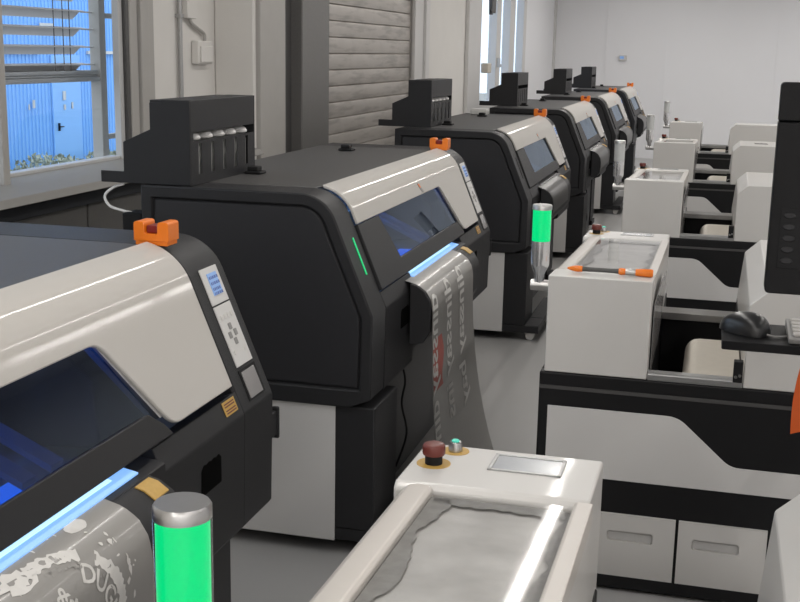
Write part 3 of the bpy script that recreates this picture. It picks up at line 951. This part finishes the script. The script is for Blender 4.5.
# white cable behind the near ink rack
bm = NB(); tube(bm, smooth_path([(-2.05, 3.80, 1.31), (-2.09, 3.79, 1.295), (-2.118, 3.78, 1.265), (-2.10, 3.78, 1.23), (-2.06, 3.79, 1.215), (-2.02, 3.80, 1.205), (-1.985, 3.81, 1.19)]), 0.005)
tag(obj('ink_tube', bm, CABW), 'thin white hose looping down behind the nearest ink rack', 'hose')
bm = NB(); box(bm, -2.04, -1.965, 3.76, 3.86, 0.0, 1.21)
tag(obj('cable_post', bm, DARK, None, (0, 0, 0), 0.004), 'narrow black post behind the second printer where the white hose ends', 'post')
# small clear box on the third printer's top
o3 = (-1.78, 9.58, 1.316)
t = thing('clear_plastic_box', 'small clear plastic box lying near the far end of the third printer top', 'box')
t.location = (-1.80, 9.12, PZ + 0.002)
bm = NB(); box(bm, -0.07, 0.06, -0.06, 0.06, 0, 0.04); obj('tray', bm, FROST, t, bevel=0.006)
bm = NB(); box(bm, -0.065, 0.055, -0.055, 0.055, 0.041, 0.045); obj('box_lid', bm, PANELW, t, bevel=0.001)

# ------------------------------------------------------------------ powder shaker dryers (right row)
def zt(y):
    return 1.085 - 0.0425 * y
XL, XR = -0.50, -0.163
def make_dryer(label):
    O = (0.15, 0.75, 0)
    t = thing('powder_dryer', label, 'dryer', O, 'white powder dryers in the right row')
    # black base
    bm = NB()
    U = [(-0.515, 0.012), (-0.515, 0.757), (XR, 0.757), (XR, 0.42), (0.139, 0.42), (0.139, 0.757), (0.95, 0.757), (0.95, 0.012)]
    loft(bm, [[(x, y, z) for x, z in U] for y in (0.05, 1.04)])
    box(bm, -0.515, 0.95, 0.0, 0.05, 0.012, 0.757)
    box(bm, -0.515, XR, 1.04, 1.50, 0.012, 0.757); box(bm, 0.139, 0.95, 1.04, 1.50, 0.012, 0.757); box(bm, XR, 0.139, 1.06, 1.50, 0.012, 0.60); box(bm, XR, 0.139, 1.04, 1.06, 0.012, 0.744)
    base = obj('base_frame', bm, DARKB, t, O, 0.006)
    for xx in (-0.46, 0.90):
        for yy in (0.06, 1.44):
            bm = NB(); lathe(bm, [(0.03, 0), (0.03, 0.0115)], (xx, yy, 0), 14); obj('levelling_foot', bm, DARK, t, O)
    bm = NB(); box(bm, -0.513, 0.948, -0.004, 0.004, 0.700, 0.712); obj('seam_strip', bm, BLKT, base, O)
    # white decor panel on the near face
    bm = NB()
    pg = rounded([(-0.482, 0.402), (-0.482, 0.642), (-0.055, 0.642), (0.122, 0.487), (0.93, 0.487), (0.93, 0.402)], {2: 0.035, 3: 0.03})
    loft(bm, [[(x, y, z) for x, z in pg] for y in (-0.004, 0.002)])
    obj('decor_panel', bm, PANELW, t, O, 0.001)
    # drawers
    for x0, x1 in ((-0.290, -0.037), (-0.027, 0.256), (0.266, 0.55), (0.56, 0.84)):
        c = (x0 + x1) / 2 - 0.02
        w = 0.076
        pg = [(c - w, 0.196), (c - w + 0.006, 0.190), (c + w - 0.006, 0.190), (c + w, 0.196), (c + w, 0.222)] + [(c + w - 2 * w * k / 14, 0.2265 + (0.0025 if k % 2 else 0)) for k in range(1, 14)] + [(c - w, 0.222)]
        bm = NB()
        ring = [bm.verts.new((x, -0.013, z)) for x, z in ((x0, 0.118), (x1, 0.118), (x1, 0.285), (x0, 0.285))]
        hole = [bm.verts.new((x, -0.013, z)) for x, z in pg]
        eds = [bm.edges.new((q[i], q[(i + 1) % len(q)])) for q in (ring, hole) for i in range(len(q))]
        bmesh.ops.triangle_fill(bm, edges=eds, use_beauty=True)
        deep = [bm.verts.new((x, -0.002, z)) for x, z in pg]
        for i in range(len(pg)):
            j = (i + 1) % len(pg)
            bm.faces.new((hole[i], hole[j], deep[j], deep[i]))
        bm.faces.new(deep)
        bk = [bm.verts.new((x, 0.03, z)) for x, z in ((x0, 0.058), (x1, 0.058), (x1, 0.285), (x0, 0.285))]
        lo_ = [bm.verts.new((x, 0.0, 0.058)) for x in (x0, x1)]
        bm.faces.new(bk[::-1])
        bm.faces.new((ring[0], ring[1], lo_[1], lo_[0])); bm.faces.new((lo_[0], lo_[1], bk[1], bk[0])); bm.faces.new((ring[2], ring[3], bk[3], bk[2]))
        bm.faces.new((ring[0], lo_[0], bk[0], bk[3], ring[3])); bm.faces.new((ring[1], ring[2], bk[2], bk[1], lo_[1]))
        d = obj('drawer', bm, WHT, t, O)
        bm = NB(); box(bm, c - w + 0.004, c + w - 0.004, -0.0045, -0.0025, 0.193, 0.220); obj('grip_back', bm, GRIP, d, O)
    # head with sloped top, rails and clear sheet
    bm = NB()
    prism_x(bm, [(0.0, 0.758), (0.0, zt(0)), (0.17, zt(0.17)), (0.17, zt(0.17) - 0.035), (1.25, zt(1.25) - 0.035), (1.25, 0.758)], XL, XR)
    hd = obj('head_housing', bm, WHT, t, O, 0.004)
    for x0, x1 in ((XL - 0.004, -0.448), (-0.193, XR + 0.002)):
        bm = NB()
        if x0 < -0.4:
            pr = [(x0, -0.04), (x0, -0.012), (x0 + 0.012, -0.002), (x0 + 0.03, 0.001), (x1 - 0.006, 0.001), (x1, -0.006), (x1, -0.04)]
        else:
            pr = [(x0, -0.04), (x0, -0.003), (x0 + 0.005, 0.001), (x1, 0.001), (x1, -0.04)]
        loft(bm, [[(x, y, zt(y) + dz) for x, dz in pr] for y in (0.171, 1.249)])
        obj('top_rail', bm, WHTW, t, O, 0.002)
    bm = NB()
    loft(bm, [[(-0.447, y, zt(y) - 0.010), (-0.194, y, zt(y) - 0.010), (-0.194, y, zt(y) - 0.007), (-0.447, y, zt(y) - 0.007)] for y in (0.172, 1.24)])
    obj('clear_top_sheet', bm, GTOP, t, O)
    bm = NB()
    nx, ny = 12, 40
    g = [[bm.verts.new((-0.447 + 0.253 * i / nx, 0.172 + 1.068 * j / ny, zt(0.172 + 1.068 * j / ny) - 0.022 + 0.004 * max(0, math.sin(PI * i / nx) * math.sin(PI * j / ny)))) for i in range(nx + 1)] for j in range(ny + 1)]
    for j in range(ny):
        for i in range(nx):
            bm.faces.new((g[j][i], g[j][i + 1], g[j + 1][i + 1], g[j + 1][i]))
    pb = obj('powder_bed', bm, POWDER, t, O, ang=80)
    rr = random.Random(11)
    bm = NB()
    def strip(pts_a, pts_b):
        va = [bm.verts.new((x, y, zt(y) - 0.0165)) for x, y in pts_a]
        vb = [bm.verts.new((x, y, zt(y) - 0.0165)) for x, y in pts_b]
        for i in range(len(va) - 1):
            bm.faces.new((va[i], va[i + 1], vb[i + 1], vb[i]))
    ys = [0.175 + 1.06 * i / 60 for i in range(61)]
    w1 = [0.030 + 0.012 * math.sin(i * 0.35) + rr.uniform(-0.004, 0.004) for i in range(61)]
    w2 = [0.020 + 0.010 * math.sin(i * 0.5 + 1) + rr.uniform(-0.004, 0.004) for i in range(61)]
    strip([(-0.447, y) for y in ys], [(-0.447 + w, y) for y, w in zip(ys, w1)])
    strip([(-0.194, y) for y in ys], [(-0.194 - w, y) for y, w in zip(ys, w2)])
    xs = [-0.44 + 0.24 * i / 24 for i in range(25)]
    strip([(x, 1.238) for x in xs], [(x, 1.205 + rr.uniform(-0.006, 0.006)) for x in xs])
    obj('dust_border', bm, DUST, pb, O)
    bm = NB(); prism_x(bm, [(1.262, 0.70), (1.262, 1.014), (1.276, 1.0255), (1.515, 1.018), (1.53, 1.008), (1.53, 0.70)], -0.526, -0.168)
    cp = obj('control_panel', bm, WHT, t, O, 0.005)
    ZP = 1.0255
    def pz(y):
        return 1.026 - (y - 1.262) * 0.0316
    bm = NB(); lathe(bm, [(0.033, 0), (0.033, 0.0012)], (-0.480, 1.388, pz(1.388)), 28); obj('yellow_ring', bm, YEL, cp, O)
    bm = NB(); lathe(bm, [(0.017, 0.001), (0.017, 0.018), (0.015, 0.02)], (-0.480, 1.388, pz(1.388)), 20); obj('button_collar', bm, DARK, cp, O)
    bm = NB(); lathe(bm, [(0.017, 0.018), (0.0210, 0.0195), (0.0222, 0.023), (0.0222, 0.036), (0.0205, 0.0395), (0.017, 0.041), (0.006, 0.0415)], (-0.480, 1.388, pz(1.388)), 24); obj('emergency_button', bm, RED, cp, O, ang=50)
    bm = NB(); lathe(bm, [(0.028, 0), (0.028, 0.0012)], (-0.457, 1.478, pz(1.478)), 28); obj('yellow_ring', bm, YEL, cp, O)
    bm = NB(); lathe(bm, [(0.014, 0.001), (0.014, 0.012), (0.012, 0.02), (0.010, 0.021)], (-0.457, 1.478, pz(1.478)), 20); obj('button_collar', bm, METAL, cp, O)
    bm = NB(); lathe(bm, [(0.008, 0.0205), (0.008, 0.023), (0.006, 0.0245)], (-0.457, 1.478, pz(1.478)), 20); obj('lit_button', bm, GRNB, cp, O)
    bm = NB()
    zz = [pz(1.385) + 0.0005, pz(1.48) + 0.0005]
    ox0, ox1, oy0, oy1 = -0.375, -0.235, 1.385, 1.485
    for a, b, c_, d2 in ((ox0, ox1, oy0, oy0 + 0.007), (ox0, ox1, oy1 - 0.007, oy1), (ox0, ox0 + 0.007, oy0, oy1), (ox1 - 0.007, ox1, oy0, oy1)):
        loft(bm, [[(a, y, pz(y) - 0.002), (b, y, pz(y) - 0.002), (b, y, pz(y) + 0.003), (a, y, pz(y) + 0.003)] for y in (c_, d2)])
    obj('display_bezel', bm, STEEL, cp, O)
    bm = NB(); loft(bm, [[(ox0 + 0.006, y, pz(y) - 0.002), (ox1 - 0.006, y, pz(y) - 0.002), (ox1 - 0.006, y, pz(y) + 0.001), (ox0 + 0.006, y, pz(y) + 0.001)] for y in (oy0 + 0.006, oy1 - 0.006)])
    obj('display', bm, LCDOFF, cp, O)
    # clear guard on the inner side of the head
    bm = NB()
    loft(bm, [[(x, 0.10, 0.762), (x, 0.62, 0.762), (x + 0.012, 0.70, 1.0), (x + 0.012, 0.34, 1.035), (x, 0.10, 0.99)] for x in (-0.158, -0.155)])
    obj('side_guard', bm, CLRPANEL, t, O)
    # trough rails, belt, bracket
    bm = NB(); prism_x(bm, [(0.0, 0.757), (0.0, 0.778), (0.006, 0.782), (0.045, 0.782), (0.05, 0.757)], XR + 0.001, 0.138); obj('trough_rail', bm, STEEL, t, O, 0.002)
    bm = NB(); prism_x(bm, [(1.0, 0.745), (1.0, 0.775), (1.06, 0.785), (1.06, 0.745)], XR + 0.001, 0.138); obj('trough_rail', bm, METAL, t, O, 0.002)
    bm = NB()
    pr = [(-0.055, 0.43), (-0.055, 0.715)] + [(-0.055 + 0.05 * (1 - math.cos(a)), 0.715 + 0.05 * math.sin(a)) for a in (0.3, 0.6, 0.9, 1.2, 1.57)] + [(0.136, 0.765), (0.136, 0.43)]
    loft(bm, [[(x, y, z) for x, z in pr] for y in (0.07, 0.62)])
    obj('conveyor_belt', bm, BEIGE, t, O, 0.003, ang=40)
    for xx, yy in ((-0.12, 0.55), (-0.10, 0.40), (-0.09, 0.28), (-0.11, 0.75), (0.02, 0.8)):
        bm = NB(); lathe(bm, [(0.012, 0), (0.012, 0.004)], (xx, yy, 0.421), 10); obj('screw_head', bm, STEEL, t, O)
    bm = NB(); box(bm, 0.108, 0.137, -0.006, 0.03, 0.776, 0.845); br = obj('hinge_bracket', bm, DARK, t, O, 0.002)
    bm = NB(); lathe(bm, [(0.005, 0), (0.005, 0.004)], (0.116, -0.010, 0.795), 10, 'y'); lathe(bm, [(0.005, 0), (0.005, 0.004)], (0.128, -0.010, 0.80), 10, 'y'); obj('bracket_screw', bm, METAL, br, O)
    # right unit with chamfered top edge
    bm = NB()
    n_ = [(0.140, 0.758), (0.140, 1.030), (0.197, 1.082), (0.95, 1.082), (0.95, 0.758)]
    f2 = [(0.140, 0.758), (0.158, 0.962), (0.220, 1.020), (0.95, 1.020), (0.95, 0.758)]
    loft(bm, [[(x, 0.0, z) for x, z in n_], [(x, 1.5, z) for x, z in f2]])
    ru = obj('dryer_hood', bm, WHT, t, O, 0.004)
    bm = NB()
    for yy in (0.55, 0.68, 0.81):
        zz = 1.082 - 0.0413 * yy
        loft(bm, [[(0.33, y, 1.082 - 0.0413 * y - 0.002), (0.44, y, 1.082 - 0.0413 * y - 0.002), (0.44, y, 1.082 - 0.0413 * y + 0.0012), (0.33, y, 1.082 - 0.0413 * y + 0.0012)] for y in (yy, yy + 0.035)])
    obj('vent_slots', bm, DARK, ru, O)
    # beacon on a side arm
    by = 0.11
    bm = NB(); lathe(bm, [(0.016, -0.0), (0.019, 0.002), (0.019, 0.07)], (-0.574, by, 1.028), 18, 'x'); arm = obj('beacon_arm', bm, METAL, t, O, ang=40)
    bm = NB(); lathe(bm, [(0.016, 0.0), (0.016, 0.035), (0.030, 0.065), (0.031, 0.07), (0.031, 0.150)], (-0.545, by, 1.030), 22); obj('clear_base', bm, BEACB, arm, O, ang=40)
    bm = NB(); lathe(bm, [(0.031, 0.1505), (0.031, 0.255)], (-0.545, by, 1.030), 22); bl = obj('beacon_lamp', bm, GREEN, arm, O, ang=40)
    bm = NB(); lathe(bm, [(0.0335, 0.150), (0.0335, 0.256)], (-0.545, by, 1.030), 22)
    for f in [f for f in bm.faces if len(f.verts) > 4]:
        bm.faces.remove(f)
    obj('beacon_shell', bm, GCLR, arm, O, ang=40)
    bm = NB(); lathe(bm, [(0.0335, 0.256), (0.0335, 0.269), (0.031, 0.273)], (-0.545, by, 1.030), 22); obj('beacon_cap', bm, METAL, arm, O, ang=40)
    return t
DARKB = mat('black_base_paint', (0.009, 0.009, 0.010), 0.45, spec=0.25, bump=0.15, bscale=600)
DUST = mat('grey_dust_border', (0.27, 0.265, 0.255), 0.9, var=0.35, scale=45)
WHTW = mat('warm_white_rail', (0.64, 0.60, 0.56), 0.38, coat=0.3, var=0.02)
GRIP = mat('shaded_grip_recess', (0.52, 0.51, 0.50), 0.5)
BEACB = mat('silvery_clear_base', (0.72, 0.72, 0.73), 0.22, metal=0.75, var=0.1, scale=30)
FROSTC = glass('clear_beacon_base', (0.72, 0.72, 0.73), 0.08, 1.45, 0.12)

DY = [0.69, 3.77, 6.92, 10.07, 13.20]
DLAB = ['nearest white dryer with large red button and powder under its clear top',
        'second white dryer from the front, with two drawers and an orange brush on top',
        'third white dryer from the front, right of the fourth printer',
        'fourth white dryer from the front, with slots on its right hood',
        'farthest white dryer, in front of the back wall']
d0 = make_dryer(DLAB[0])
dry = [d0]
for k in range(1, 5):
    c = copy_tree(d0); c['label'] = DLAB[k]; dry.append(c)
for k, d in enumerate(dry):
    d.location.y = DY[k] + 0.75
    if k >= 2:
        remat(find(d, 'beacon_lamp'), FROST)
        remat(find(d, 'lit_button'), KEYG)
    if k != 3:
        v = find(d, 'vent_slots'); bpy.data.objects.remove(v)
# the nearest dryer carries its beacon further along the side
find(dry[0], 'beacon_arm').location.y += 0.32

# ------------------------------------------------------------------ things on and around the dryers
GRIPD = mat('dark_grey_grip', (0.07, 0.068, 0.066), 0.45)
# paint brush on the second dryer
BZ = zt(0.10) + 0.0138
t = thing('paint_brush', 'orange paint brush with grey grip lying on the second white dryer', 'brush', (-0.30, DY[1] + 0.10, BZ))
bm = NB(); lathe(bm, [(0.003, -0.150), (0.009, -0.130), (0.011, -0.115), (0.010, -0.10)], (0, 0, 0), 14, 'x'); obj('handle_end', bm, ORG, t, ang=40)
bm = NB(); lathe(bm, [(0.0085, -0.10), (0.0075, -0.06), (0.0075, 0.0), (0.009, 0.02)], (0, 0, 0), 14, 'x'); obj('grip', bm, GRIPD, t, ang=40)
bm = NB(); lathe(bm, [(0.0102, 0.02), (0.012, 0.028), (0.0105, 0.042)], (0, 0, 0), 14, 'x'); obj('collar', bm, ORG, t, ang=40)
bm = NB(); lathe(bm, [(0.010, 0.042), (0.0115, 0.05), (0.0115, 0.075)], (0, 0, 0), 14, 'x'); obj('ferrule', bm, METAL, t, ang=40)
bm = NB(); lathe(bm, [(0.0115, 0.075), (0.0128, 0.09), (0.0138, 0.128), (0.011, 0.132)], (0, 0, 0), 14, 'x'); obj('bristle_head', bm, ORG, t, ang=40)

BLKM = mat('black_monitor_plastic', (0.006, 0.006, 0.007), 0.5, spec=0.2)
MOUSE = mat('black_mouse_plastic', (0.010, 0.010, 0.011), 0.28)
# tray with mouse, keyboard and monitor, carried by an arm on the nearest dryer
TZ = 1.115
o3 = (0.45, 3.0, TZ)
t = thing('keyboard_tray', 'black tray shelf holding the black mouse, in front of the second dryer', 'tray', o3)
bm = NB(); prism_z(bm, rounded([(0.050, 2.90), (0.050, 3.13), (0.80, 3.13), (0.80, 2.90)], 0.008, 3), TZ - 0.022, TZ); obj('tray_board', bm, BLKM, t, o3, 0.002)
bm = NB(); box(bm, 0.52, 0.58, 2.95, 3.765, TZ - 0.055, TZ - 0.023); box(bm, 0.52, 0.58, 3.73, 3.766, 0.90, TZ - 0.056); obj('support_arm', bm, BLK, t, o3, 0.004)
t = thing('computer_mouse', 'black computer mouse with scroll wheel on the black tray', 'mouse', (0.106, 3.015, TZ + 0.001))
bm = NB()
rows = []
NS = 14
for j in range(NS + 1):
    a = PI * j / NS
    yy = -0.060 * math.cos(a)
    w = max(0.001, 0.033 * math.sin(a) ** 0.55) * (1.0 - 0.06 * math.cos(2 * a))
    hgt = 0.004 + 0.036 * math.sin(a) ** 0.7 * (1.06 + 0.20 * math.cos(a))
    row = []
    for i in range(13):
        b = PI * i / 12
        row.append((w * math.cos(b) * (1.0), yy, max(0.0, hgt * math.sin(b) ** 0.75)))
    rows.append(row)
vs = [[bm.verts.new(p) for p in r] for r in rows]
for j in range(NS):
    for i in range(12):
        bm.faces.new((vs[j][i], vs[j][i + 1], vs[j + 1][i + 1], vs[j + 1][i]))
for j in range(NS):
    bm.faces.new((vs[j][0], vs[j + 1][0], vs[j + 1][12], vs[j][12]))
bmesh.ops.remove_doubles(bm, verts=bm.verts, dist=0.0003)
ms = obj('mouse_body', bm, MOUSE, t, ang=70)
bm = NB(); lathe(bm, [(0.0105, -0.004), (0.0115, 0), (0.0105, 0.004)], (0.0, -0.030, 0.031), 16, 'x'); obj('scroll_wheel', bm, KEYG, t)
bm = NB(); tube(bm, smooth_path([(0.0, -0.060, 0.006), (0.01, -0.072, 0.003), (0.03, -0.082, 0.003), (0.05, -0.080, 0.003), (0.06, -0.075, 0.003)]), 0.0022, 6); obj('mouse_cord', bm, KEYG, t)
t.rotation_euler.z = math.radians(48)
t.scale = (1.22, 1.15, 1.25)
o3 = (0.42, 3.0, TZ)
t = thing('keyboard', 'grey computer keyboard at the right end of the black tray', 'keyboard', (0.412, 3.0, TZ + 0.001))
bm = NB(); prism_x(bm, [(-0.082, 0), (-0.086, 0.014), (0.095, 0.026), (0.095, 0)], -0.205, 0.25); kb = obj('keyboard_case', bm, KEYG, t, (0, 0, 0), 0.003)
for r in range(5):
    for c in range(14):
        x0 = -0.195 + c * 0.031; y0 = -0.07 + r * 0.031
        z0 = 0.0142 + (y0 + 0.086) * 0.066
        bm = NB(); box(bm, x0, x0 + 0.026, y0, y0 + 0.026, z0, z0 + 0.008)
        obj('key_cap', bm, TRIM, t, (0, 0, 0), 0.002, 1)
MY = 2.55
o3 = (0.40, MY, 1.30)
t = thing('computer_monitor', 'black upright monitor seen from behind at the right edge, with a column of buttons', 'monitor', o3)
bm = NB()
prof = [(0.122, 1.309), (0.122, 1.669), (0.70, 1.669), (0.70, 1.309)]
loft(bm, [[(x, y, z) for x, z in rounded(prof, {0: 0.01}, 3)] for y in (MY, MY + 0.045)])
mb = obj('back_shell', bm, BLKM, t, o3, 0.004)
bm = NB()
loft(bm, [[(x, MY + dy, z) for x, z in rounded([(0.122, 1.672), (0.122, 1.750), (0.70, 1.750), (0.70, 1.672)], {1: 0.008}, 3)] for dy in (0.006, 0.045)])
obj('upper_shell', bm, BLKM, t, o3, 0.004)
bm = NB(); box(bm, 0.124, 0.698, MY + 0.0455, MY + 0.055, 1.312, 1.748); obj('screen_bezel', bm, DARK, t, o3, 0.002)
bm = NB(); box(bm, 0.14, 0.68, MY + 0.0552, MY + 0.0565, 1.33, 1.73); obj('screen_glass', bm, LCDOFF, t, o3)
bm = NB(); box(bm, 0.1425, 0.20, MY - 0.002, MY - 0.0001, 1.365, 1.492); bp = obj('button_field', bm, DARK, t, o3, 0.001)
for zz in (1.477, 1.453, 1.429, 1.405, 1.381):
    bm = NB(); lathe(bm, [(0.0065, -0.006), (0.0075, -0.004), (0.0075, -0.002)], (0.0, MY, 0.0), 14, 'y')
    for v in bm.verts:
        v.co.x = v.co.x * 1.8 + 0.161
        v.co.z = v.co.z * 0.9 + zz
    obj('button', bm, BLK, bp, o3, 0.001)
bm = NB(); box(bm, 0.47, 0.55, MY - 0.03, MY - 0.0005, 1.40, 1.55); box(bm, 0.49, 0.53, 2.24, MY - 0.03, 1.44, 1.48); box(bm, 0.49, 0.53, 2.195, 2.24, 0.76, 1.48); obj('mount_arm', bm, BLK, t, o3, 0.004)

# orange cloth hanging below the tray
bm = NB()
NU, NV = 14, 12
g = []
for j in range(NV + 1):
    v = j / NV
    zz = 1.112 - 0.185 * v
    xl = 0.244 - 0.024 * v - 0.006 * math.sin(PI * v) + 0.008 * v * v
    row = []
    for i in range(NU + 1):
        u = i / NU
        row.append(Vector((xl + u * 0.22, 2.884 - 0.002 + (0.010 * math.sin(u * 9 + v * 2) - 0.004) * v, zz - 0.03 * (1 - u) * v + 0.015 * math.sin(u * 5) * v)))
    g.append(row)
vs = [[bm.verts.new(p) for p in r] for r in g]
vb = [[bm.verts.new(p + Vector((0.001, 0.004, 0))) for p in r] for r in g]
for j in range(NV):
    for i in range(NU):
        bm.faces.new((vs[j][i], vs[j][i + 1], vs[j + 1][i + 1], vs[j + 1][i]))
        bm.faces.new((vb[j][i], vb[j + 1][i], vb[j + 1][i + 1], vb[j][i + 1]))
CLOTH = mat('orange_cloth', (0.62, 0.10, 0.012), 0.6, var=0.1, bump=0.3, bscale=200)
tag(obj('orange_cloth', bm, CLOTH, None, ang=70), 'orange cloth hanging from the front edge of the black tray at the right edge', 'cloth')
